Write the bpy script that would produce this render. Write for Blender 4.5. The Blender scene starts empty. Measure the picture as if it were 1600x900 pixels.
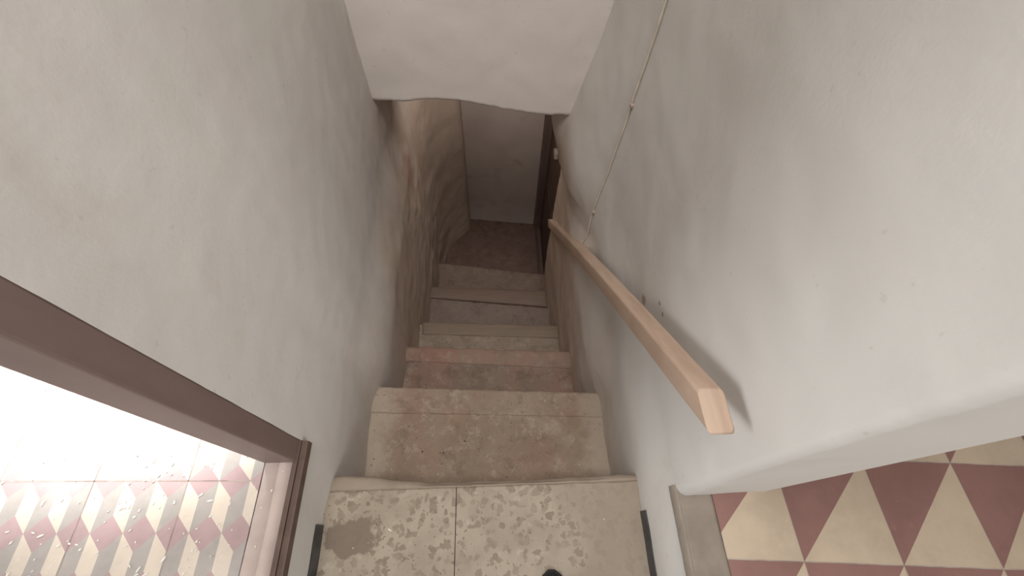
import bpy, bmesh, math, random
from mathutils import Vector, Matrix, noise

C = bpy.context.scene.collection
S = 1.2                      # eye height above the terrazzo landing (z = 0)
random.seed(5)

# ------------------------------------------------------------------ camera, world, lights
cam_d = bpy.data.cameras.new('camera'); cam = bpy.data.objects.new('camera', cam_d); C.objects.link(cam)
cam_d.sensor_width = 36; cam_d.lens = 692.56 * 36 / 1600; cam_d.clip_start = 0.02
PIT, ROL, YAW = 1.03831295, 0.05245361, 0.08095797
_f = Vector((math.sin(YAW) * math.cos(PIT), math.cos(YAW) * math.cos(PIT), -math.sin(PIT)))
_r0 = Vector((math.cos(YAW), -math.sin(YAW), 0)); _u0 = _r0.cross(_f)
_r = _r0 * math.cos(ROL) + _u0 * math.sin(ROL); _u = -_r0 * math.sin(ROL) + _u0 * math.cos(ROL)
cam.matrix_world = Matrix(((_r.x, _u.x, -_f.x, 0), (_r.y, _u.y, -_f.y, 0), (_r.z, _u.z, -_f.z, S), (0, 0, 0, 1)))
sc = bpy.context.scene; sc.camera = cam
sc.view_settings.view_transform = 'Standard'; sc.view_settings.look = 'None'
sc.view_settings.gamma = 1; sc.view_settings.use_curve_mapping = False
sc.view_settings.exposure = 0.0

w = bpy.data.worlds.new('world'); sc.world = w; w.use_nodes = True
w.node_tree.nodes['Background'].inputs[0].default_value = (1.0, 0.97, 0.94, 1)
w.node_tree.nodes['Background'].inputs[1].default_value = 0.50

def area(name, loc, target, sx, sy, power, col):
    d = bpy.data.lights.new(name, 'AREA'); d.shape = 'RECTANGLE'; d.size = sx; d.size_y = sy; d.energy = power; d.color = col
    o = bpy.data.objects.new(name, d); C.objects.link(o); o.location = loc
    o.rotation_euler = (Vector(target) - Vector(loc)).to_track_quat('-Z', 'Y').to_euler(); return o
area('stair_overhead_fill', (0.0, -0.1, 3.4), (0.0, 0.75, 0.0), 1.0, 1.0, 68, (1.0, 0.965, 0.93))  # added overhead fill to brighten the stairwell, no fixture known
area('lower_landing_fill', (0.06, 1.80, 0.11), (0.02, 2.34, -1.0), 0.5, 0.35, 2.4, (1.0, 0.92, 0.85))  # added fill hidden behind the header, brightens the lower end; no lamp known there
area('left_room_window_light', (-2.5, -0.2, 1.1), (0.36, 0.36, 0.75), 1.3, 1.2, 7.6, (0.98, 0.99, 1.0)).data.spread = math.radians(70)
area('right_room_window_light', (2.3, -1.5, 1.1), (-0.4, 0.55, 0.5), 1.0, 1.0, 3.6, (1.0, 0.97, 0.92)).data.spread = math.radians(70)
sp = bpy.data.lights.new('left_room_sun_spot', 'SPOT'); sp.energy = 1500; sp.spot_size = math.radians(41.5); sp.spot_blend = 0.42  # spot added in place of sunlight through an unseen left room window
sp.shadow_soft_size = 0.06; sp.color = (1, 0.99, 0.97)
spo = bpy.data.objects.new('left_room_sun_spot', sp); C.objects.link(spo); spo.location = (-1.0, 1.8, 2.1)
spo.rotation_euler = (Vector((-0.88, 1.0, 0.23)) - spo.location).to_track_quat('-Z', 'Y').to_euler()

# ------------------------------------------------------------------ helpers
def obj(name, bm, mats, parent=None, smooth=False):
    me = bpy.data.meshes.new(name); bmesh.ops.recalc_face_normals(bm, faces=bm.faces[:]); bm.to_mesh(me); bm.free()
    for m in (mats if isinstance(mats, (list, tuple)) else [mats]): me.materials.append(m)
    if smooth:
        for p in me.polygons: p.use_smooth = True
    o = bpy.data.objects.new(name, me); C.objects.link(o)
    if parent: o.parent = parent
    return o
def struct(name, bm, mats, smooth=False):
    o = obj(name, bm, mats, None, smooth); o['kind'] = 'structure'; return o
def empty(name, loc=(0, 0, 0)):
    o = bpy.data.objects.new(name, None); C.objects.link(o); o.location = loc; o.empty_display_size = 0.05; return o
def tag(o, label, cat, group=None):
    o['label'] = label; o['category'] = cat
    if group: o['group'] = group
    return o
def add_box(bm, x0, x1, y0, y1, z0, z1, bev=0.0, mi=0):
    r = bmesh.ops.create_cube(bm, size=1)
    vs = r['verts']
    for v in vs:
        v.co = Vector(((x0 + x1) / 2 + v.co.x * (x1 - x0), (y0 + y1) / 2 + v.co.y * (y1 - y0), (z0 + z1) / 2 + v.co.z * (z1 - z0)))
    fs = set(f for v in vs for f in v.link_faces)
    for f in fs: f.material_index = mi
    if bev > 0:
        es = set(e for v in vs for e in v.link_edges)
        bmesh.ops.bevel(bm, geom=list(es), offset=bev, segments=2, profile=0.7, affect='EDGES')
def add_grid(bm, nu, nv, fn, mi=0, close_v=False):
    g = [[bm.verts.new(fn(i, j)) for j in range(nv)] for i in range(nu)]
    for i in range(nu - 1):
        for j in range(nv - 1 + (1 if close_v else 0)):
            k = (j + 1) % nv
            f = bm.faces.new((g[i][j], g[i + 1][j], g[i + 1][k], g[i][k])); f.material_index = mi
    return g
def add_tube(bm, pts, r, n=8, ell=None):
    pts = [Vector(p) for p in pts]; rings = []
    for i, p in enumerate(pts):
        t = (pts[min(i + 1, len(pts) - 1)] - pts[max(i - 1, 0)]).normalized()
        a = t.orthogonal().normalized() if abs(t.x) > .9 else t.cross(Vector((1, 0, 0))).normalized()
        b = t.cross(a)
        rings.append([bm.verts.new(p + (a * math.cos(2 * math.pi * k / n) + b * math.sin(2 * math.pi * k / n)) * r) for k in range(n)])
    for A, B in zip(rings, rings[1:]):
        for k in range(n): bm.faces.new((A[k], A[(k + 1) % n], B[(k + 1) % n], B[k]))
    bm.faces.new(rings[0][::-1]); bm.faces.new(rings[-1])
def sstep(x, a, b):
    t = min(1, max(0, (x - a) / (b - a))); return t * t * (3 - 2 * t)
def fbm(p, o=3):
    return noise.fractal(Vector(p), 1.0, 2.0, o, noise_basis='PERLIN_ORIGINAL')

# ------------------------------------------------------------------ materials
class NT:
    def __init__(s, name, rough=0.85, spec=0.25):
        s.m = bpy.data.materials.new(name); s.m.use_nodes = True; s.t = s.m.node_tree; s.b = s.t.nodes['Principled BSDF']
        s.b.inputs['Roughness'].default_value = rough; s.b.inputs['Specular IOR Level'].default_value = spec
        s.co = s.t.nodes.new('ShaderNodeNewGeometry').outputs['Position']
    def n(s, kind, **kw):
        nd = s.t.nodes.new('ShaderNode' + kind)
        for k, v in kw.items(): setattr(nd, k, v)
        return nd
    def link(s, a, b): s.t.links.new(a, b)
    def mapped(s, scale):
        mp = s.n('Mapping'); mp.inputs['Scale'].default_value = scale; s.link(s.co, mp.inputs['Vector']); return mp.outputs[0]
    def noise(s, scale, detail=4, rough=0.6, vec=None, dist=0.0):
        nd = s.n('TexNoise'); nd.inputs['Scale'].default_value = scale; nd.inputs['Detail'].default_value = detail
        nd.inputs['Roughness'].default_value = rough; nd.inputs['Distortion'].default_value = dist
        s.link(vec or s.co, nd.inputs['Vector']); return nd.outputs['Fac']
    def ramp(s, fac, stops):
        r = s.n('ValToRGB'); els = r.color_ramp.elements
        while len(els) < len(stops): els.new(0.5)
        for e, (p, c) in zip(els, stops):
            e.position = p; e.color = (*c, 1) if len(c) == 3 else c
        s.link(fac, r.inputs[0]); return r.outputs[0]
    def mask(s, fac, a, b):
        mr = s.n('MapRange'); mr.interpolation_type = 'SMOOTHSTEP'
        mr.inputs[1].default_value = a; mr.inputs[2].default_value = b; s.link(fac, mr.inputs[0]); return mr.outputs[0]
    def mix(s, fac, a, b, mode='MIX'):
        m = s.n('Mix', data_type='RGBA', blend_type=mode)
        for sock, v in ((m.inputs[0], fac), (m.inputs[6], a), (m.inputs[7], b)):
            if isinstance(v, (int, float)): sock.default_value = v
            elif isinstance(v, tuple): sock.default_value = (*v, 1)
            else: s.link(v, sock)
        return m.outputs[2]
    def math(s, op, a, b=0.0):
        m = s.n('Math', operation=op)
        for k, v in ((0, a), (1, b)):
            if isinstance(v, (int, float)): m.inputs[k].default_value = v
            else: s.link(v, m.inputs[k])
        return m.outputs[0]
    def axis(s, k):
        sp = s.n('SeparateXYZ'); s.link(s.co, sp.inputs[0]); return sp.outputs[k]
    def out(s, col, bump=None, strength=0.3, dist=0.01):
        if isinstance(col, tuple): s.b.inputs['Base Color'].default_value = (*col, 1)
        else: s.link(col, s.b.inputs['Base Color'])
        if bump is not None:
            bp = s.n('Bump'); bp.inputs['Strength'].default_value = strength; bp.inputs['Distance'].default_value = dist
            s.link(bump, bp.inputs['Height']); s.link(bp.outputs[0], s.b.inputs['Normal'])
        return s.m

def plaster_mat(name, light, tint, dirt, low=True, spots=()):
    """painted plaster; below the landing the paint is worn off and the wall is bare brown render"""
    k = NT(name, 0.72, 0.3)
    c = k.mix(k.mask(k.noise(2.2, 3, 0.55), 0.35, 0.7), light, tint)
    blot = k.mask(k.noise(5.0, 5, 0.65, dist=0.6), 0.56, 0.78)
    c = k.mix(k.math('MULTIPLY', blot, 0.35), c, dirt)
    if low:
        z = k.axis(2); wob = k.math('MULTIPLY', k.math('SUBTRACT', k.noise(3.0, 4, 0.6), 0.5), 0.9)
        y = k.axis(1)
        f = k.mask(k.math('ADD', k.math('ADD', z, wob), k.math('MULTIPLY', y, -0.34)), -0.04, -0.90)
        brown = k.mix(k.mask(k.noise(9.0, 5, 0.7), 0.3, 0.7), (0.51, 0.40, 0.325), (0.60, 0.49, 0.405))
        c = k.mix(f, c, brown)
        far_tint = k.mask(k.math('ADD', y, k.math('MULTIPLY', k.math('SUBTRACT', k.noise(3.5, 4, 0.6), 0.5), 0.7)), 0.85, 1.45)
        c = k.mix(k.math('MULTIPLY', far_tint, 0.18), c, (0.36, 0.275, 0.205))  # browner with distance along the stairs
    for pos, rad, col in spots:          # peeled or rusty spots
        d = k.n('VectorMath', operation='DISTANCE'); k.link(k.co, d.inputs[0]); d.inputs[1].default_value = pos
        dd = k.math('ADD', d.outputs['Value'], k.math('MULTIPLY', k.math('SUBTRACT', k.noise(0.9 / rad, 4, 0.65), 0.5), rad * 1.6))
        c = k.mix(k.math('MULTIPLY', k.mask(dd, rad, rad * 0.6), 0.8), c, col)
    pits = k.mask(k.noise(60, 2, 0.5), 0.70, 0.76)
    c = k.mix(k.math('MULTIPLY', pits, 0.12), c, (0.2, 0.15, 0.11))
    b = k.math('ADD', k.math('MULTIPLY', k.noise(14, 5, 0.6), 0.7), k.math('MULTIPLY', k.noise(70, 3, 0.6), 0.18))
    return k.out(c, b, 0.16, 0.010)
SPL = [((-.389, 1.47, -.26), .10, (0.42, 0.27, 0.22)), ((-.385, 1.60, -.48), .05, (0.44, 0.29, 0.23))]
SPR = [((.362, .458, .344), .009, (0.30, 0.20, 0.15)), ((.362, .428, .347), .008, (0.30, 0.20, 0.15)), ((.362, .509, .262), .016, (0.38, 0.25, 0.20)), ((.33, 1.30, -.66), .08, (0.52, 0.36, 0.30))]
M_wl = plaster_mat('left wall plaster', (0.67, 0.65, 0.62), (0.64, 0.61, 0.59), (0.56, 0.515, 0.465), spots=SPL)
M_wr = plaster_mat('right wall plaster', (0.64, 0.62, 0.59), (0.61, 0.585, 0.555), (0.53, 0.475, 0.42), spots=SPR)
M_hd = plaster_mat('header plaster', (0.68, 0.62, 0.575), (0.65, 0.595, 0.555), (0.54, 0.49, 0.44), low=False)
M_bk = plaster_mat('back wall plaster', (0.64, 0.55, 0.50), (0.55, 0.47, 0.425), (0.22, 0.18, 0.16), low=False)
M_room = plaster_mat('room wall plaster', (0.66, 0.63, 0.58), (0.62, 0.59, 0.54), (0.55, 0.5, 0.45), low=False)

def cement_mat(name, a, b, pale, red=0.0, edge=0.36, edge_soft=0.06):
    k = NT(name, 0.8, 0.3)
    c = k.mix(k.mask(k.noise(7.0, 6, 0.68, dist=0.4), 0.32, 0.68), a, b)
    if red: c = k.mix(k.math('MULTIPLY', k.mask(k.noise(4.3, 3, 0.5), 0.45, 0.62), red), c, (0.30, 0.165, 0.13))
    c = k.mix(k.math('MULTIPLY', k.mask(k.noise(24, 7, 0.78), 0.50, 0.66), 0.65), c, pale)
    c = k.mix(k.math('MULTIPLY', k.mask(k.noise(15, 6, 0.74), 0.50, 0.66), 0.5), c, tuple(x * 0.6 for x in a))
    ax = k.math('ABSOLUTE', k.math('ADD', k.axis(0), 0.025))
    ed = k.mask(k.math('ADD', ax, k.math('MULTIPLY', k.math('SUBTRACT', k.noise(11, 4, 0.7), 0.5), 0.16)), edge - edge_soft, edge + 0.02)
    c = k.mix(k.math('MULTIPLY', ed, 0.85), c, pale)
    c = k.mix(k.math('MULTIPLY', k.mask(k.noise(95, 2, 0.5), 0.68, 0.74), 0.6), c, (0.08, 0.055, 0.045))
    return k.out(c, k.math('ADD', k.noise(30, 6, 0.7), k.math('MULTIPLY', k.noise(8, 3), 0.8)), 0.7, 0.010)

def plain_noise(name, a, b, scale=12, rough=0.6, spec=0.3, bump=0.2, stretch=None):
    k = NT(name, rough, spec)
    v = k.mapped(stretch) if stretch else None
    nz = k.noise(scale, 5, 0.6, vec=v)
    return k.out(k.mix(k.mask(nz, 0.3, 0.7), a, b), nz, bump, 0.004)
M_frame = plain_noise('brown painted wood', (0.175, 0.122, 0.108), (0.21, 0.15, 0.135), 6, 0.42, 0.4, 0.1, (2, 2, 0.6))
M_frame_worn = plain_noise('worn brown batten', (0.085, 0.052, 0.04), (0.12, 0.08, 0.063), 14, 0.5, 0.3, 0.2)
M_rail = plain_noise('bare pine rail', (0.40, 0.285, 0.215), (0.49, 0.365, 0.28), 5, 0.55, 0.3, 0.15, (9, 1.2, 1.2))
M_metal = plain_noise('rusty steel', (0.22, 0.12, 0.08), (0.32, 0.2, 0.14), 40, 0.6, 0.4, 0.2)
M_cable = plain_noise('cream cable', (0.62, 0.56, 0.47), (0.52, 0.46, 0.38), 30, 0.5, 0.3, 0.1)
M_black = plain_noise('black gloss paint', (0.018, 0.02, 0.022), (0.05, 0.052, 0.055), 18, 0.35, 0.4, 0.2)
M_pinkc = plain_noise('pinkish concrete', (0.42, 0.34, 0.31), (0.50, 0.41, 0.37), 10, 0.7, 0.3, 0.5)
M_greyc = plain_noise('grey concrete sill', (0.20, 0.17, 0.14), (0.27, 0.23, 0.19), 10, 0.8, 0.2, 0.4)
M_door = plain_noise('dark brown door paint', (0.085, 0.05, 0.036), (0.12, 0.072, 0.05), 8, 0.5, 0.3, 0.1, (3, 3, .5))
M_grout = plain_noise('tile joint', (0.24, 0.19, 0.17), (0.42, 0.37, 0.33), 20, 0.9, 0.1, 0.1)
M_chip = plain_noise('white plaster chip', (0.80, 0.78, 0.74), (0.72, 0.70, 0.66), 30, 0.8, 0.2, 0.1)
M_crumb = plain_noise('dark mortar crumb', (0.07, 0.05, 0.04), (0.13, 0.09, 0.07), 30, 0.9, 0.1, 0.2)
M_shoe = plain_noise('black shoe leather', (0.012, 0.012, 0.013), (0.03, 0.03, 0.032), 40, 0.55, 0.3, 0.2)
M_sole = plain_noise('dark rubber', (0.02, 0.02, 0.02), (0.04, 0.038, 0.036), 40, 0.8, 0.2, 0.1)
M_latch = plain_noise('pale bare wood', (0.36, 0.29, 0.245), (0.42, 0.34, 0.29), 20, 0.6, 0.3, 0.1)

def tile_col(name, a, rough=0.45):
    k = NT(name, rough, 0.35)
    d = tuple(x * 0.80 for x in a)
    c = k.mix(k.mask(k.noise(6, 5, 0.65), 0.35, 0.7), a, d)
    c = k.mix(k.math('MULTIPLY', k.mask(k.noise(45, 4, 0.7), 0.62, 0.75), 0.35), c, tuple(min(1, x * 1.35) for x in a))
    return k.out(c, k.noise(20, 4), 0.06, 0.004)
M_cream = tile_col('cream tile', (0.66, 0.58, 0.49)); M_grey = tile_col('grey tile', (0.40, 0.37, 0.345)); M_pink = tile_col('dusty pink tile', (0.435, 0.315, 0.315))
M_mar = tile_col('maroon tile', (0.25, 0.135, 0.118)); M_beige = tile_col('beige tile', (0.50, 0.405, 0.305))

def terrazzo_mat():
    k = NT('worn terrazzo', 0.55, 0.35)
    base = k.mix(k.mask(k.noise(9, 5, 0.6), 0.35, 0.65), (0.31, 0.255, 0.195), (0.385, 0.325, 0.255))
    vo = k.n('TexVoronoi', feature='F1'); vo.inputs['Scale'].default_value = 50; vo.inputs['Randomness'].default_value = 1.0
    wv = k.n('VectorMath', operation='ADD'); nz = k.n('TexNoise'); nz.inputs['Scale'].default_value = 40
    sc_ = k.n('VectorMath', operation='SCALE'); sc_.inputs[3].default_value = 0.035
    k.link(k.co, nz.inputs['Vector']); k.link(nz.outputs['Color'], sc_.inputs[0]); k.link(k.co, wv.inputs[0]); k.link(sc_.outputs[0], wv.inputs[1])
    k.link(wv.outputs[0], vo.inputs['Vector'])
    chip = k.math('MULTIPLY', k.mask(vo.outputs['Distance'], 0.46, 0.38), k.mask(k.noise(17, 2), 0.30, 0.52))
    tone = k.ramp(vo.outputs['Color'], [(0.2, (0.19, 0.145, 0.105)), (0.8, (0.26, 0.21, 0.155))])
    c = k.mix(k.math('MULTIPLY', chip, 0.8), base, tone)
    c = k.mix(k.math('MULTIPLY', k.mask(k.noise(110, 2, 0.6), 0.64, 0.70), 0.7), c, (0.11, 0.08, 0.06))
    c = k.mix(k.math('MULTIPLY', k.mask(k.noise(30, 3, 0.6), 0.60, 0.72), 0.5), c, (0.48, 0.42, 0.34))
    # worn cement film: along the right side, and a patch in the left front corner
    x = k.axis(0); y = k.axis(1)
    wob = k.math('MULTIPLY', k.math('SUBTRACT', k.noise(12, 4, 0.6), 0.5), 0.16)
    film = k.mask(k.math('ADD', x, wob), 0.10, 0.26)
    c = k.mix(k.math('MULTIPLY', film, 0.8), c, (0.275, 0.225, 0.175))
    px = k.math('MULTIPLY', k.math('ADD', x, 0.345), 1.0); py = k.math('MULTIPLY', k.math('SUBTRACT', y, 0.035), 1.6)
    dd = k.math('SQRT', k.math('ADD', k.math('MULTIPLY', px, px), k.math('MULTIPLY', py, py)))
    patch = k.mask(k.math('ADD', dd, k.math('MULTIPLY', k.math('SUBTRACT', k.noise(35, 4, 0.7), 0.5), 0.10)), 0.07, 0.055)
    c = k.mix(k.math('MULTIPLY', patch, 0.9), c, (0.18, 0.138, 0.102))
    return k.out(c, k.noise(60, 4), 0.15, 0.004)
M_terr = terrazzo_mat()
M_lip = plain_noise('mortar edge', (0.34, 0.28, 0.225), (0.29, 0.235, 0.185), 16, 0.8, 0.2, 0.5)

# ------------------------------------------------------------------ dimensions (metres)
ZR = 0.19 * S                               # floors of the two rooms, one step above the landing
XL, XR = -0.338 * S, 0.305 * S
RISE = 0.23 * S
ZT = [-RISE * (k + 1) for k in range(6)]    # tread heights, last one is the lower landing
NP = lambda *a: [(x * S, y * S) for x, y in a]
# front edge of each tread: (left x, y), (right x, y)
FRONT = [NP((-.343, .342), (.301, .306)), NP((-.312, .560), (.269, .527)), NP((-.312, .770), (.271, .739)),
         NP((-.312, 1.020), (.235, .959)), NP((-.297, 1.381), (.268, 1.297)), NP((-.152, 2.02), (.283, 1.97))]
NOSE = [NP((-.334, .272), (.283, .242)), NP((-.308, .510), (.273, .467)), NP((-.282, .715), (.253, .685)), NP((-.290, 1.082), (.241, 1.051))]
def yline(seg, x):
    (xa, ya), (xb, yb) = seg; return ya + (yb - ya) * (x - xa) / (xb - xa)

# ------------------------------------------------------------------ left wall
def left_low(y, z):     # rough render below the landing stands a little proud
    return 0.028 * S * sstep(-z, -0.02, 0.28) * sstep(y, .34 * S, .47 * S) * (1 - 0.5 * sstep(y, 1.3 * S, 1.5 * S))
def left_disp(y, z):
    near = sstep(y, .174 * S, .30 * S)
    d = 0.006 * fbm((y * 5.5 + 0.6 * z, z * 0.9, 1.7), 3) + 0.004 * fbm((y * 2, z * 2, 8), 2)
    deep = sstep(y, .55, 1.0) * sstep(-z, -0.3, .5)
    d += deep * (0.006 * fbm((y * 5, z * 7, 3.3), 3) + 0.003 * abs(fbm((y * 9, z * 13, 5.1), 3)))
    d += .009 * sstep(y, 1.25, 1.45) * (1 - sstep(y, 1.9, 2.05)) * max(0, fbm((y * 13, z * 11, 15), 3))
    return near * d + left_low(y, z) + 0.001 * fbm((y * 20, z * 20, 0), 3)
def polyline(pts, step):
    out = []
    for (a, b) in zip(pts, pts[1:]):
        a = Vector(a); b = Vector(b); n = max(1, int((b - a).length / step))
        out += [a.lerp(b, i / n) for i in range(n)]
    return out + [Vector(pts[-1])]
def smooth_line(p, it):
    for _ in range(it):
        p = [p[0]] + [(p[i - 1] + p[i] * 2 + p[i + 1]) / 4 for i in range(1, len(p) - 1)] + [p[-1]]
    return p
def zlevels(z0, z1, step):
    n = int((z1 - z0) / step); return [z0 + (z1 - z0) * i / n for i in range(n + 1)]
bm = bmesh.new()
pl = polyline([(XL, .174 * S), (XL, 1.35 * S)] + NP((-.329, 1.53), (-.305, 1.647), (-.283, 1.733), (-.235, 1.800), (-.168, 1.868)), 0.016)
pl = smooth_line(pl, 6) + [Vector((-.156 * S, 1.90 * S)), Vector((-.154 * S, 1.96 * S))]
zs = zlevels(-2.62 * S, 2.2, 0.02)
nrm = []
for i in range(len(pl)):
    t = (pl[min(i + 1, len(pl) - 1)] - pl[max(i - 1, 0)]).normalized(); nrm.append(Vector((t.y, -t.x)))
def fl(i, j):
    p = pl[i]; z = zs[j]; d = left_disp(p.y, z)
    if i >= len(pl) - 2: d *= 0.3
    q = p + nrm[i] * d; return (q.x, q.y, z)
add_grid(bm, len(pl), len(zs), fl)
ys = [-1.2 + i * (.174 * S + 1.2) / 90 for i in range(91)]
zz = zlevels(-0.6, ZR, 0.02)
def base_l(y, z): return -.346 * S + .008 * S * sstep(y, .07 * S, .174 * S) + (0.0165 * S) * sstep(z, 0, ZR) * (1 - sstep(y, 0, .174 * S)) + 0.0025 * (1 - sstep(y, .1 * S, .174 * S)) * fbm((y * 9, z * 9, 4), 3)
add_grid(bm, len(ys), len(zz), lambda i, j: (base_l(ys[i], zz[j]), ys[i], zz[j]))
# back of the thin partition and its end
add_grid(bm, 2, 2, lambda i, j: (XL - 0.069, (.174 * S, 2.2)[i], (-0.35, 2.2)[j]))
add_grid(bm, 2, 2, lambda i, j: ((XL - 0.069, XL - .003)[i], .172 * S, (-0.2, 2.2)[j]))
struct('wall_left', bm, M_wl, True)

# ------------------------------------------------------------------ right wall
def arris(y): return S * (-1.035 - 0.30 * max(0, y / S - .86) - .25 * max(0, y / S - 1.1))
def right_in(y, z):
    a = y / S; b = z / S - 1.0          # b: height relative to the eye
    lean = .060 * math.exp(-((b + .90) / (.24 if b > -.9 else .30)) ** 2) * sstep(a, .70, 1.12)
    lean += .036 * sstep(a, 1.10, 1.24) * math.exp(-((b + .94) / .13) ** 2)
    low = .030 * sstep(-b, .98, 1.22) * sstep(a, .33, .46)
    za = arris(y) / S
    proud = .014 * sstep(b, za - .006, za + .012) * sstep(a, .84, 1.0) * (1 - sstep(b, za + .02, za + .30))
    return S * (max(lean, low) + proud + (.013 * sstep(-b, .80, 1.0) if a < 2 else 0))
def right_disp(y, z):
    d = 0.0055 * fbm((y * 2.4, z * 2.4, 11.0), 3) + 0.0012 * fbm((y * 14, z * 14, 2), 3)
    d += 0.004 * sstep(-z, -.1, .3) * fbm((y * 9, z * 9, 6), 3)
    return d
bm = bmesh.new()
YE = .068 * S; Y_END = 1.24 * S
R_ = .018
up = [Vector((.545 - (.545 - XR - R_) * i / 10, YE)) for i in range(0, 10)]
cxx, cyy = XR + R_, YE + R_
up += [Vector((cxx - R_ * math.sin(a), cyy - R_ * math.cos(a))) for a in [math.pi / 2 * i / 8 for i in range(0, 9)]]
n_ = 80
up += [Vector((XR, cyy + (Y_END - cyy) * i / n_)) for i in range(1, n_ + 1)]
zs_u = zlevels(ZR - 0.002, 2.2, 0.016)
nru = []
for i in range(len(up)):
    t = (up[min(i + 1, len(up) - 1)] - up[max(i - 1, 0)]).normalized(); nru.append(Vector((-t.y, t.x)))
def fu(i, j):
    p = up[i]; z = zs_u[j]; d = right_disp(p.y + max(0, p.x - XR), z) * (1 - sstep(p.x, .40, .53))
    q = p + nru[i] * d
    if p.x < XR + R_ * .99: q.x -= right_in(p.y, z)
    return (q.x, q.y, z)
add_grid(bm, len(up), len(zs_u), fu)
add_grid(bm, 2, 2, lambda i, j: (.545, (YE, 2.4)[i], (-.1, 2.2)[j]))       # face towards the right room
ys_l = [-1.2 + i * .02 for i in range(int((Y_END + 1.2) / .02))] + [Y_END]
zs_l = zlevels(-2.62 * S, ZR, 0.014)
def flr(i, j):
    y, z = ys_l[i], zs_l[j]; return (XR - right_in(y, z) - right_disp(y, z), y, z)
add_grid(bm, len(ys_l), len(zs_l), flr)
allz = zlevels(-2.62 * S, ZR, 0.014)[:-1] + zs_u
add_grid(bm, len(allz), 2, lambda i, j: ((XR - right_in(Y_END, allz[i]) - right_disp(Y_END, allz[i])) if j == 0 else .42, Y_END + (0 if j == 0 else .012), allz[i]))
struct('wall_right', bm, M_wr, True)

# ------------------------------------------------------------------ header wall across the stairs, low ceiling and end wall
bm = bmesh.new()
HX0, HX1 = -.42, .42
nx, nz_ = 150, 60
YH = 1.12 * S
def hz_bottom(x):
    b = S * (1 + (-.836 + (-.888 + .838) * sstep(x / S, -.16, .20)))
    return b + 0.005 * fbm((x * 8, 3.1, 0), 4) + 0.004 * fbm((x * 34, 1.1, 0), 3)
def fh(i, j):
    x = HX0 + (HX1 - HX0) * i / (nx - 1); b = hz_bottom(x); t = j / (nz_ - 1)
    prof = [(1.0, .010, .004), (1.0, .003, .0), (1.0, 0, .008)]
    z = b + (2.2 - b) * t ** 1.6
    y = YH + 0.005 * fbm((x * 4, z * 4, 21), 3)
    if j == 0: y += .011
    elif j == 1: z = b + .003; y += .004
    elif j == 2: z = b + .010
    return (x, y, z)
add_grid(bm, nx, nz_, fh)
add_grid(bm, nx, 12, lambda i, j: ((HX0 + (HX1 - HX0) * i / (nx - 1)), YH + .011 + .98 * j / 11, hz_bottom(HX0 + (HX1 - HX0) * i / (nx - 1)) + .003 * fbm((i * .3, j * .9, 4), 2)))
struct('wall_above_stairs', bm, M_hd, True)
bm = bmesh.new()
def fb(i, j):
    t = i / 40; x = (-.165 + (.36 + .165) * t) * S; y = (1.953 - .062 * t) * S; z = -2.6 * S + 2.7 * S * j / 90
    return (x, y + .006 * fbm((x * 6, z * 5, 31), 4), z + 0)
add_grid(bm, 41, 91, fb)
struct('wall_back', bm, M_bk, True)

# ------------------------------------------------------------------ staircase
stairs = tag(empty('staircase', (0, .06 * S, 0)), 'steep worn cement staircase going down between two plastered walls', 'stairs')
def sp_parent(o): o.matrix_parent_inverse = stairs.matrix_world.inverted(); o.parent = stairs; return o
bpy.context.view_layer.update()
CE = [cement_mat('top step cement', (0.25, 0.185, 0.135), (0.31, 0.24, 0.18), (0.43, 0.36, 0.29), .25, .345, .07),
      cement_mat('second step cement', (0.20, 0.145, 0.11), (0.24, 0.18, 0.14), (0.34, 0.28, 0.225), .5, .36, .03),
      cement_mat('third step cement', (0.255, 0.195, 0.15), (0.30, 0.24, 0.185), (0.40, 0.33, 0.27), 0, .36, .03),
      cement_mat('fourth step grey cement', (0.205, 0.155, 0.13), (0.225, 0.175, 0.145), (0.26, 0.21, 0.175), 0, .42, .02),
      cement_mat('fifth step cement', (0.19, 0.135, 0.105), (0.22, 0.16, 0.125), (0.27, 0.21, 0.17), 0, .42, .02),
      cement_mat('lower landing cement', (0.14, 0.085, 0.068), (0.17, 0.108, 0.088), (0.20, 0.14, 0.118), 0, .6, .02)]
NO = [cement_mat('cement nosing', (0.255, 0.19, 0.14), (0.32, 0.25, 0.19), (0.42, 0.35, 0.28), .35, .345, .07),
      cement_mat('reddish nosing', (0.30, 0.19, 0.15), (0.27, 0.20, 0.155), (0.36, 0.28, 0.22), .7, .36, .02),
      plain_noise('brown wooden nosing', (0.235, 0.175, 0.13), (0.20, 0.15, 0.115), 8, .6, .3, .2, (1, 9, 9)),
      plain_noise('dark wooden nosing', (0.165, 0.115, 0.088), (0.19, 0.135, 0.104), 8, .6, .3, .2, (1, 9, 9))]
BACK0 = [(-.35 * S, .05 * S), (.30 * S, .05 * S)]
STEP_LABEL = ['topmost broad step of brown stained cement', 'second step with reddish front edge', 'third step with narrow speckled tread',
              'fourth step with smooth grey cement', 'fifth step turning slightly, brown cement', 'dark brown lower landing at the foot of the stairs']
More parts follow.
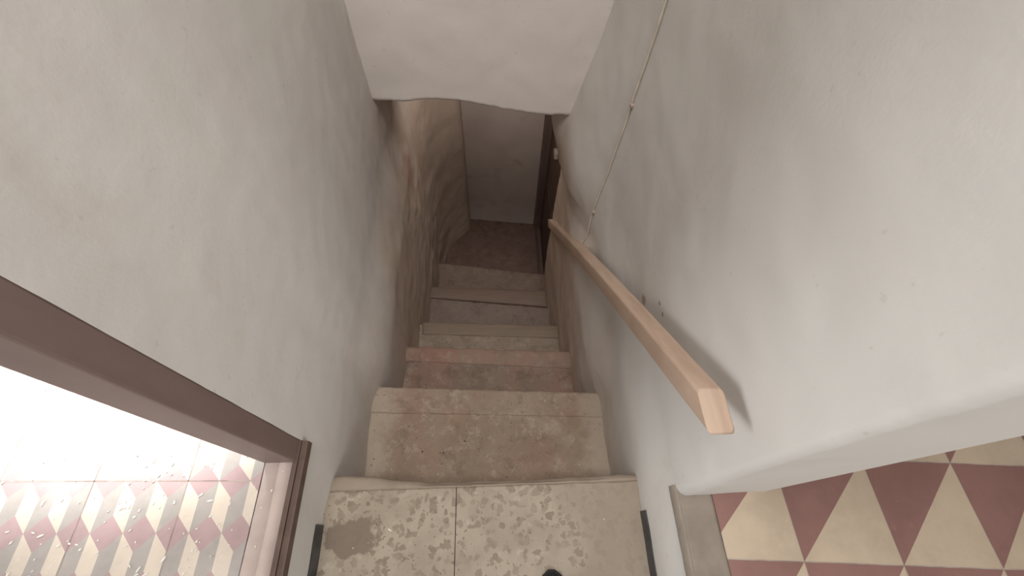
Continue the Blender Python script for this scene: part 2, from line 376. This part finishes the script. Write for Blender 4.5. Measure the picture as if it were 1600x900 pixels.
for k in range(6):
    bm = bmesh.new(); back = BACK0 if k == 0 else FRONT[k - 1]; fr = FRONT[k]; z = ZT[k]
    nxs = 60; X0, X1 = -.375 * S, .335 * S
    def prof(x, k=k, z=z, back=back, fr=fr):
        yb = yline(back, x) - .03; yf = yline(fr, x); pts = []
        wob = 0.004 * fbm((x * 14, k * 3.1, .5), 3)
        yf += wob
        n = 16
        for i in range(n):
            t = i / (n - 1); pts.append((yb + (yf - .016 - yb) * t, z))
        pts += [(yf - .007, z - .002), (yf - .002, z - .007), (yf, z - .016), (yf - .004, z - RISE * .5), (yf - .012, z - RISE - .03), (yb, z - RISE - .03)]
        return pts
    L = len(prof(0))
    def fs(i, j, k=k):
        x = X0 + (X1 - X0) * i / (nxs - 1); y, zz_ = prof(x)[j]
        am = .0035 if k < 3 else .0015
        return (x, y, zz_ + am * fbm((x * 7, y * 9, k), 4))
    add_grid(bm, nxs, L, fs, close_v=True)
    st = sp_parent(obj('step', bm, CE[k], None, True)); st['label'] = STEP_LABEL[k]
    if k < 4:
        bm = bmesh.new(); ns = NOSE[k]
        xa, xb = [(-.352, .312), (-.325, .285), (-.30, .272), (-.335, .262)][k]
        # the fourth nosing lies at the front of the grey tread
        def nprof(x, k=k):
            if k < 3: y0 = yline(ns, x); y1 = yline(FRONT[k], x) + .008
            else: y0 = yline(FRONT[k], x) ; y1 = yline(ns, x)
            y0 += .002 * fbm((x * 20, k, 2), 2); y1 += .003 * fbm((x * 16, k, 7), 3)
            zt = z + .0045
            return [(y0, zt - .012), (y0 + .002, zt - .0015), (y0 + .005, zt), ((y0 + y1) / 2, zt + .001), (y1 - .010, zt), (y1 - .003, zt - .003), (y1, zt - .010), (y1, zt - .045), (y0, zt - .045)]
        def fn(i, j, k=k):
            x = (xa + (xb - xa) * i / 49) * S; y, zz_ = nprof(x)[j]
            return (x, y, zz_ + .002 * fbm((x * 9, y * 9, k + 9), 3))
        g = add_grid(bm, 50, 9, fn, close_v=True)
        bm.faces.new(g[0][::-1]); bm.faces.new(g[-1])
        nb = obj('nosing', bm, NO[k], None, True); nb.parent = st      # the step's own matrix is the identity
# terrazzo landing: two slabs with a fine joint, and the mortar edge
def slab(x0, x1):
    bm = bmesh.new(); nx = 30
    def f(i, j):
        x = x0 + (x1 - x0) * i / (nx - 1); ye = .054 * S + .003 * fbm((x * 18, 1, 1), 2)
        p = [(-1.2, -.04), (-1.2, 0), (ye - .004, 0), (ye, -.003), (ye, -.04)][j]
        return (x, p[0], p[1])
    g = add_grid(bm, nx, 5, f, close_v=True); bm.faces.new(g[0][::-1]); bm.faces.new(g[-1])
    return sp_parent(obj('terrazzo_slab', bm, M_terr))
slab(-.352 * S, -.0848 * S); slab(-.0832 * S, .31 * S)
bm = bmesh.new()
def flip_(i, j):
    x = (-.36 + .70 * i / 69) * S; y0 = .053 * S
    yf = S * (.083 - .020 * sstep(x / S, -.33, -.1) + .004 * sstep(x / S, .05, .3)) + .003 * fbm((x * 14, 5, 5), 3)
    p = [(y0, -.05), (y0, .0015), (y0 + .004, .003), (yf - .010, .001), (yf - .003, -.004), (yf, -.012), (yf, -.27), (y0, -.27)][j]
    return (x, p[0], p[1] + .0025 * fbm((x * 10, j, 2), 3))
g = add_grid(bm, 70, 8, flip_, close_v=True)
lp = sp_parent(obj('mortar_edge', bm, M_lip, None, True)); lp['label'] = 'pale rounded mortar edge'

# ------------------------------------------------------------------ handrail
rail = tag(empty('handrail', (.31, .1, .55)), 'bare wooden handrail sloping down along the right wall', 'handrail')
bpy.context.view_layer.update()
def pin(o, p): o.parent = p; o.matrix_parent_inverse = p.matrix_world.inverted(); return o
bm = bmesh.new()
A = Vector((.2665 * S, .162 * S, (1 - .532) * S)); B = Vector((.258 * S, 1.225 * S, (1 - 1.500) * S))
axis = (B - A).normalized(); side = Vector((1, 0, 0)); upv = side.cross(axis).normalized()
if upv.z < 0: upv = -upv
wr, hr = .0165 * S, .037 * S
def rsec(n=4):
    out = []; r = .006
    for cx, cz, a0 in ((wr - r, -r, 90), (-wr + r, -r, 180), (-wr + r, -hr + r, 270), (wr - r, -hr + r, 0)):
        order = [a0 - 90 + 90 * i / n for i in range(n + 1)]
        if (cx, cz) == (wr - r, -r): order = [0 + 90 * i / n for i in range(n + 1)]
        elif cx < 0 and cz == -r: order = [90 + 90 * i / n for i in range(n + 1)]
        elif cx < 0: order = [180 + 90 * i / n for i in range(n + 1)]
        else: order = [270 + 90 * i / n for i in range(n + 1)]
        out += [(cx + r * math.cos(math.radians(a)), cz + r * math.sin(math.radians(a))) for a in order]
    return out
sec = rsec(); NS = 44
Ln = (B - A).length
def fr_(i, j):
    sx, sz = sec[j]
    t = (i - 2) / (NS - 3) if i >= 2 else 0
    sag = -.010 * math.sin(math.pi * max(0, t)) * 0 + .012 * math.sin(math.pi * max(0, t))
    p = A + axis * (Ln * max(0, t)) + side * (sx * (1 + .10 * t)) + upv * (sz + sag)
    p += side * (.0015 * fbm((t * 6, 1, 1), 2)) 
    # near end sawn level, so the lower edge runs on further than the upper
    cut = max(0, 1 - t * 8)
    if i <= 2:
        # slide along the axis until level with the top edge
        lvl = A.z - {0: .006, 1: .0015, 2: 0}[i] * 0
        s_ = (lvl - p.z) / axis.z
        p = p + axis * s_
        if i == 0: p = p + (A + axis * 0 - upv * (hr / 2) - p) * 0.10 + Vector((0, 0, .001)); 
        if i == 1: p = p + Vector((0, 0, -.0005))
        if i == 2: p = p + axis * .004
    return p
g = add_grid(bm, NS, len(sec), fr_, close_v=True)
bm.faces.new(g[0][::-1]); bm.faces.new(g[-1])
pin(obj('rail', bm, M_rail, None, True), rail)
for t in (.30, .62, .955):
    c = A + axis * Ln * t - upv * hr * .75
    bm = bmesh.new()
    xw = XR - right_in(c.y, c.z - .02) + .012
    pts = [c + Vector((.004, 0, .0)), c + Vector((.006, .004, -.018)), Vector((c.x + (xw - c.x) * .5, c.y + .006, c.z - .026)), Vector((xw, c.y + .006, c.z - .026))]
    add_tube(bm, pts, .0055, 10)
    b_ = bmesh.ops.create_cone(bm, segments=16, radius1=.016, radius2=.014, depth=.005, cap_ends=True, matrix=Matrix.Translation((xw - .010, c.y + .006, c.z - .026)) @ Matrix.Rotation(math.pi / 2, 4, 'Y'))
    o = pin(obj('bracket', bm, M_metal, None, True), rail); o['label'] = 'small rusty wall bracket'

# ------------------------------------------------------------------ left doorway frame
XJ = -.344 * S
door = empty('door_1', (XJ, .16 * S, ZR)); door['kind'] = 'structure'
bpy.context.view_layer.update()
bm = bmesh.new()
add_box(bm, -.394 * S, XJ + .006, .139 * S, .176 * S, ZR, 2.2, .004)
pin(obj('jamb', bm, M_frame, None), door)
bm = bmesh.new()
add_box(bm, -.3455 * S, -.3375 * S, -1.2, .176 * S, ZR - .02, ZR + .006, .0015)
add_box(bm, -.3370 * S, -.3265 * S, -1.2, .174 * S, ZR - .02, ZR + .003, .0015)
add_box(bm, -.3400 * S, -.3355 * S, -1.2, .174 * S, ZR - .02, ZR + .0005, 0)
pin(obj('sill_batten', bm, M_frame_worn, None), door)

# ------------------------------------------------------------------ lower door at the foot of the stairs
door2 = empty('door_2', (.30 * S, 1.6 * S, ZT[5])); door2['kind'] = 'structure'
bpy.context.view_layer.update()
bm = bmesh.new()
add_box(bm, .318 * S, .345 * S, 1.20 * S, 1.885 * S, ZT[5], ZT[5] + 1.86, .002)
for z0, z1 in ((.12, .62), (.72, 1.10), (1.2, 1.74)):
    add_box(bm, .3145 * S, .320 * S, 1.30 * S, 1.78 * S, ZT[5] + z0, ZT[5] + z1, .003)
leaf = pin(obj('door_leaf', bm, M_door), door2)
bm = bmesh.new()
add_box(bm, .282 * S, .335 * S, 1.865 * S, 1.90 * S, ZT[5], ZT[5] + 1.9, .004)
add_box(bm, .276 * S, .300 * S, 1.890 * S, 1.91 * S, ZT[5], ZT[5] + 1.9, .004)
pin(obj('door_frame', bm, M_frame), door2)
bm = bmesh.new()
add_box(bm, .284 * S, .297 * S, 1.27 * S, 1.87 * S, ZT[5] - .02, ZT[5] + .018, .003)
o = pin(obj('door_sill', bm, M_frame_worn), door2); o['label'] = 'worn lighter brown sill'

bm = bmesh.new()
ly, lz = 1.62 * S, (1 - 1.50) * S
add_prism_pts = [(-.040, -.004), (-.016, -.026), (.034, -.020), (.042, .010), (.012, .026), (-.026, .022)]
lo = [bm.verts.new((.320 * S, ly + a, lz + b)) for a, b in add_prism_pts]; hi = [bm.verts.new((.300 * S, ly + a * .9, lz + b * .9)) for a, b in add_prism_pts]
bm.faces.new(lo); bm.faces.new(hi[::-1])
for q in range(6): bm.faces.new((lo[q], lo[(q + 1) % 6], hi[(q + 1) % 6], hi[q]))
o = pin(obj('door_latch', bm, M_latch), door2); o['label'] = 'pale wooden latch block'

# ------------------------------------------------------------------ room floors
def tile_floor_left():
    bm = bmesh.new(); p, V = .0608, .0912; a, Lh = V / 3, 2 * V / 3
    gx, gy = -.614, .1385; xmax, xmin, ymin, ymax = -.4725, -3.2, -1.6, 2.3
    def wp(u, v):   # u in periods from the joint, v in metres towards the camera
        x = gx + u * p; y = gy - v; return Vector((x, y - .03 * (x - gx), ZR))
    def poly(pts, mi):
        # clip at the cut edge
        P = [wp(*q) for q in pts]; out = []
        for s_, e_ in zip(P, P[1:] + P[:1]):
            if s_.x <= xmax: out.append(s_)
            if (s_.x - xmax) * (e_.x - xmax) < 0: out.append(s_.lerp(e_, (xmax - s_.x) / (e_.x - s_.x)))
        if len(out) > 2:
            f = bm.faces.new([bm.verts.new(q) for q in out]); f.material_index = mi
    for r in range(int((gy - ymax) / V) - 1, int((gy - ymin) / V) + 1):
        sh = .5 * (r % 2); v = r * V
        for c in range(int((xmin - gx) / p), 4):
            u = c + sh
            poly([(u, v), (u + .5, v - a), (u + 1, v), (u + .5, v + a)], 2)
            poly([(u, v), (u + .5, v + a), (u + .5, v + V), (u, v + Lh)], 0)
            poly([(u + .5, v + a), (u + 1, v), (u + 1, v + Lh), (u + .5, v + V)], 1)
    wj = .0010
    def strip(a_, b_):
        d = (b_ - a_).normalized(); n = Vector((-d.y, d.x, 0)) * wj; e = Vector((0, 0, .0004))
        f = bm.faces.new([bm.verts.new(q + e) for q in (a_ + n, b_ + n, b_ - n, a_ - n)]); f.material_index = 3
    for r in range(-12, 10):
        strip(wp((xmin - gx) / p, r * 2 * V), wp((xmax - gx) / p, r * 2 * V))
    for c in range(-14, 1):
        u = c * 3
        if u == 0 or c % 1 == 0: strip(wp(u, -2.2), wp(u, 1.7))
    add_box(bm, xmin, xmax, ymin, ymax, ZR - .03, ZR - .003, 0, 3)
    return struct('floor_left', bm, [M_cream, M_grey, M_pink, M_grout])
tile_floor_left()
bm = bmesh.new()
def fpk(i, j):
    x = [-.4715, -.4715, -.4690, -.4445, -.4430, -.4405, -.4140, -.4140][j]; zz_ = [-.03, -.002, .002, .001, -.0012, .0012, .001, -.03][j]
    y = -1.2 + i * .02
    return (x + .0012 * fbm((y * 16, j, 3), 3), y, ZR + zz_ + (.0022 * fbm((x * 30, y * 22, 9), 4) if 0 < j < 7 else 0))
add_grid(bm, 72, 8, fpk)
struct('trim_1', bm, M_pinkc, True)

def tile_floor_right():
    bm = bmesh.new(); T = .190; gx, gy = .579, -.042; xmin, xmax, ymin, ymax = .433, 3.4, -1.6, 2.3
    def wp(u, v):
        x = gx + u * T; y = gy + v * T; return Vector((x, y - .068 * (x - gx), ZR))
    def poly(pts, mi):
        P = [wp(*q) for q in pts]; out = []
        for s_, e_ in zip(P, P[1:] + P[:1]):
            if s_.x >= xmin: out.append(s_)
            if (s_.x - xmin) * (e_.x - xmin) < 0: out.append(s_.lerp(e_, (xmin - s_.x) / (e_.x - s_.x)))
        if len(out) > 2:
            f = bm.faces.new([bm.verts.new(q) for q in out]); f.material_index = mi
    for c in range(-1, 15):
        for r in range(-9, 12):
            poly([(c, r), (c + 1, r + 1), (c, r + 1)], 0); poly([(c, r), (c + 1, r), (c + 1, r + 1)], 1)
    def strip(a_, b_, wj=.0008):
        d = (b_ - a_).normalized(); n = Vector((-d.y, d.x, 0)) * wj; e = Vector((0, 0, .0004))
        f = bm.faces.new([bm.verts.new(q + e) for q in (a_ + n, b_ + n, b_ - n, a_ - n)]); f.material_index = 2
    for r in range(-9, 12): strip(wp((xmin - gx) / T, r), wp(15, r))
    for c in range(0, 15): strip(wp(c, -9), wp(c, 12), .0004)
    add_box(bm, xmin, xmax, ymin, ymax, ZR - .03, ZR - .003, 0, 2)
    return struct('floor_right', bm, [M_mar, M_beige, M_grout])
tile_floor_right()
bm = bmesh.new()
def fgr(i, j):
    x = [.358, .3585, .366, .372, .425, .4325, .4325][j]; zz_ = [-.03, -.004, .0005, .0012, .0008, -.001, -.03][j]; y = -1.2 + i * .02
    return (x + (.0018 * fbm((y * 16, j, 5), 3)), y, ZR + zz_ + (.0018 * fbm((x * 30, y * 20, 6), 3) if 0 < j < 6 else 0))
add_grid(bm, 66, 7, fgr)
struct('trim_2', bm, M_greyc, True)

# ------------------------------------------------------------------ walls of the two rooms (seen only from other positions)
for nm, dims in (('wall_far_left', (-3.3, -3.2, -1.6, 2.3, ZR, 2.6)), ('wall_far_right', (3.4, 3.5, -1.6, 2.3, ZR, 2.6)),
                 ('ceiling_left', (-3.3, XL - .075, -1.6, 2.3, 2.6, 2.7)), ('ceiling_right', (.55, 3.5, -1.6, 2.3, 2.6, 2.7)), ('wall_left_room', (-3.3, XL - .07, 2.3, 2.4, ZR, 2.6)), ('wall_right_room', (.545, 3.5, 2.3, 2.4, ZR, 2.6))):
    bm = bmesh.new(); add_box(bm, *dims); struct(nm, bm, M_room)

# ------------------------------------------------------------------ black painted skirting on both sides of the landing
for nm, xa, xb, y1 in (('baseboard_left', -.3465, -.3445, .052), ('baseboard_right', .2900, .2935, .0555)):
    bm = bmesh.new()
    def f(i, j, xa=xa, xb=xb, y1=y1, nm=nm):
        y = -1.2 + (y1 * S + 1.2) * i / 60; hgt = .052 if nm == 'baseboard_left' else .040
        hgt += .003 * fbm((y * 12, 2, 2), 2)
        off = .0 if nm == 'baseboard_left' else 0
        sgn = 1 if nm == 'baseboard_left' else -1
        x0 = (base_l(y, 0.03)) if sgn > 0 else (XR - right_in(y, .03) - right_disp(y, .03))
        return [(x0 - sgn * .012, y, .0), (x0 + sgn * .004, y, .0), (x0 + sgn * .0035, y, hgt - .002), (x0 + sgn * .002, y, hgt), (x0 - sgn * .012, y, hgt)][j]
    g = add_grid(bm, 61, 5, f, close_v=True); bm.faces.new(g[0][::-1]); bm.faces.new(g[-1])
    struct(nm, bm, M_black)

# ------------------------------------------------------------------ cable on the right wall
def wall_pt(y, z, out=.003): return Vector((XR - right_in(y, z) - right_disp(y, z) - out, y, z))
cab = empty('cable', wall_pt(.80 * S, .3)); tag(cab, 'thin cream cable running straight down the right wall to the handrail', 'cable')
bpy.context.view_layer.update()
bm = bmesh.new(); pts = []
for i in range(70):
    z = 1.6 - (1.6 - (1 - 1.12) * S) * i / 69
    y = (.803 + .004 * math.sin(z * 5)) * S + .002 * fbm((z * 6, 0, 0), 2)
    pts.append(wall_pt(y, z, .004))
add_tube(bm, pts, .0036, 8)
pin(obj('wire', bm, M_cable, None, True), cab)
for z in (.055, .47, .9):
    p = wall_pt(.803 * S, z, .002); bm = bmesh.new()
    add_box(bm, p.x - .005, p.x + .004, p.y - .007, p.y + .007, p.z - .004, p.z + .004, .0015)
    bmesh.ops.create_uvsphere(bm, u_segments=8, v_segments=6, radius=.0028, matrix=Matrix.Translation((p.x - .005, p.y + .004, p.z)))
    pin(obj('clip', bm, M_latch), cab)

# ------------------------------------------------------------------ shoe of the person taking the picture
shoe = tag(empty('shoe', (.1 * S, -.16, 0)), 'black shoe standing on the terrazzo landing', 'shoe')
bpy.context.view_layer.update()
def shoe_ring(t, hs, ws):   # t 0 heel .. 1 toe
    y = -.315 + .27 * t
    wdt = (.030 + .018 * math.sin(math.pi * min(1, t * .9 + .12))) * ws
    if t > .82: wdt *= math.sqrt(max(0.02, 1 - ((t - .82) / .185) ** 2))
    if t < .12: wdt *= math.sqrt(max(0.05, 1 - ((.12 - t) / .125) ** 2))
    return y, wdt
bm = bmesh.new()
def fso(i, j):
    t = i / 28; y, wd = shoe_ring(t, 1, 1.06); a = 2 * math.pi * j / 16
    c, s_ = math.cos(a), math.sin(a)
    return (.1 * S + wd * max(-1, min(1, c * 1.15)), y, .012 + .0115 * max(-1, min(1, s_ * 1.6)))
g = add_grid(bm, 29, 16, fso, close_v=True); bm.faces.new(g[0][::-1]); bm.faces.new(g[-1])
pin(obj('sole', bm, M_sole, None, True), shoe)
bm = bmesh.new()
def fup(i, j):
    t = i / 28; y, wd = shoe_ring(t, 1, 1.0); a = math.pi * j / 14
    h = .095 - .055 * sstep(t, .25, .75) - .020 * sstep(t, .8, 1.0)
    return (.1 * S + wd * math.cos(a) * (1 - .35 * math.sin(a) * (1 - t)), y - .004 * (t > .9), .018 + h * math.sin(a) ** .8)
g = add_grid(bm, 29, 15, fup); bm.faces.new([v for v in g[0]][::-1]); bm.faces.new(g[-1])
pin(obj('upper', bm, M_shoe, None, True), shoe)

# ------------------------------------------------------------------ chips and crumbs
def chip_mesh(seed, ln, wd, th, mat):
    rr = random.Random(seed); bm = bmesh.new(); n = 7
    base = []
    for k in range(n):
        a = 2 * math.pi * k / n; q = rr.uniform(.65, 1.1)
        base.append((ln / 2 * math.cos(a) * q, wd / 2 * math.sin(a) * q))
    lo = [bm.verts.new((x, y, 0)) for x, y in base]; hi = [bm.verts.new((x * .85, y * .85, th * rr.uniform(.7, 1.2))) for x, y in base]
    bm.faces.new(lo[::-1]); bm.faces.new(hi)
    for k in range(n): bm.faces.new((lo[k], lo[(k + 1) % n], hi[(k + 1) % n], hi[k]))
    me = bpy.data.meshes.new('chip'); bm.to_mesh(me); bm.free(); me.materials.append(mat); return me
chips = [chip_mesh(i, l, w_, .0016, M_chip) for i, (l, w_) in enumerate(((.014, .004), (.010, .003), (.006, .004), (.005, .003), (.018, .0045), (.008, .0025), (.0035, .003)))]
def put(name, me, x, y, z, rz, label, cat, group=None):
    o = bpy.data.objects.new(name, me); C.objects.link(o); o.location = (x, y, z); o.rotation_euler = (0, 0, rz); return tag(o, label, cat, group)
rr = random.Random(12)
for i in range(130):
    x = -.50 - abs(rr.gauss(0, .26)); y = rr.uniform(-.06, .19)
    if x < -1.15: continue
    put('plaster_chip', chips[rr.choice((0, 1, 2, 3, 3, 5, 6, 6, 6, 4) if rr.random() < .6 else (2, 3, 6, 5))], x, y, ZR + .0006, rr.uniform(.2, 1.4) if rr.random() < .7 else rr.uniform(0, 3), 'small white plaster chip scattered on the cube-patterned tile floor', 'plaster chip', 'plaster chips on the cube-patterned floor')
for x, y, k in ((-.445, .115, 2), (-.457, .085, 3), (-.43, .15, 6), (-.452, .02, 3)):
    put('plaster_chip', chips[k], x, y, ZR + .003, rr.uniform(0, 3), 'tiny white plaster chip on the pinkish concrete strip by the door frame', 'plaster chip', 'plaster chips on the concrete strip')
put('plaster_chip', chips[0], -.2555, .0477, .0008, -.6, 'largest white plaster chip lying on the terrazzo landing', 'plaster chip')
put('plaster_chip', chips[6], -.3361, .0134, .0008, .3, 'tiny white crumb on the dark patch of the terrazzo landing', 'plaster chip')
put('plaster_chip', chips[6], .255, .052, .0035, .3, 'tiny white crumb at the right end of the terrazzo edge', 'plaster chip')
def loose(name, lst, step, me_list, label, cat, group):
    for n_, (x, y) in enumerate(lst):
        put(name, me_list[n_ % len(me_list)], x, y, ZT[step - 1] + .0045, n_ * 1.3, label, cat, group)
loose('plaster_chip', [(-.2047, .3207), (-.3252, .2225), (-.1807, .205), (.2586, .2189), (.0076, .1482)], 1, [chips[3], chips[6]], 'tiny white plaster crumb on the broad topmost step', 'plaster chip', 'white crumbs on the topmost step')
loose('plaster_chip', [(-.0324, .4697), (.0015, .5328)], 2, [chips[3]], 'tiny white plaster crumb on the second step', 'plaster chip', 'white crumbs on the second step')
loose('plaster_chip', [(-.1315, 1.2273), (.232, 1.2021)], 5, [chips[2]], 'tiny white plaster crumb low on the fifth step', 'plaster chip', 'white crumbs on the fifth step')
crumbs = [chip_mesh(60 + i, l, l * .8, l * .5, M_crumb) for i, l in enumerate((.005, .0065, .004))]
loose('mortar_crumb', [(-.1722, .2344), (-.1676, .2666), (-.345, .1237), (.1694, .1199), (-.2342, .2725), (-.255, .315), (.03, .19), (-.10, .30)], 1, crumbs, 'tiny dark mortar crumb on the broad topmost step', 'crumb', 'dark crumbs on the topmost step')
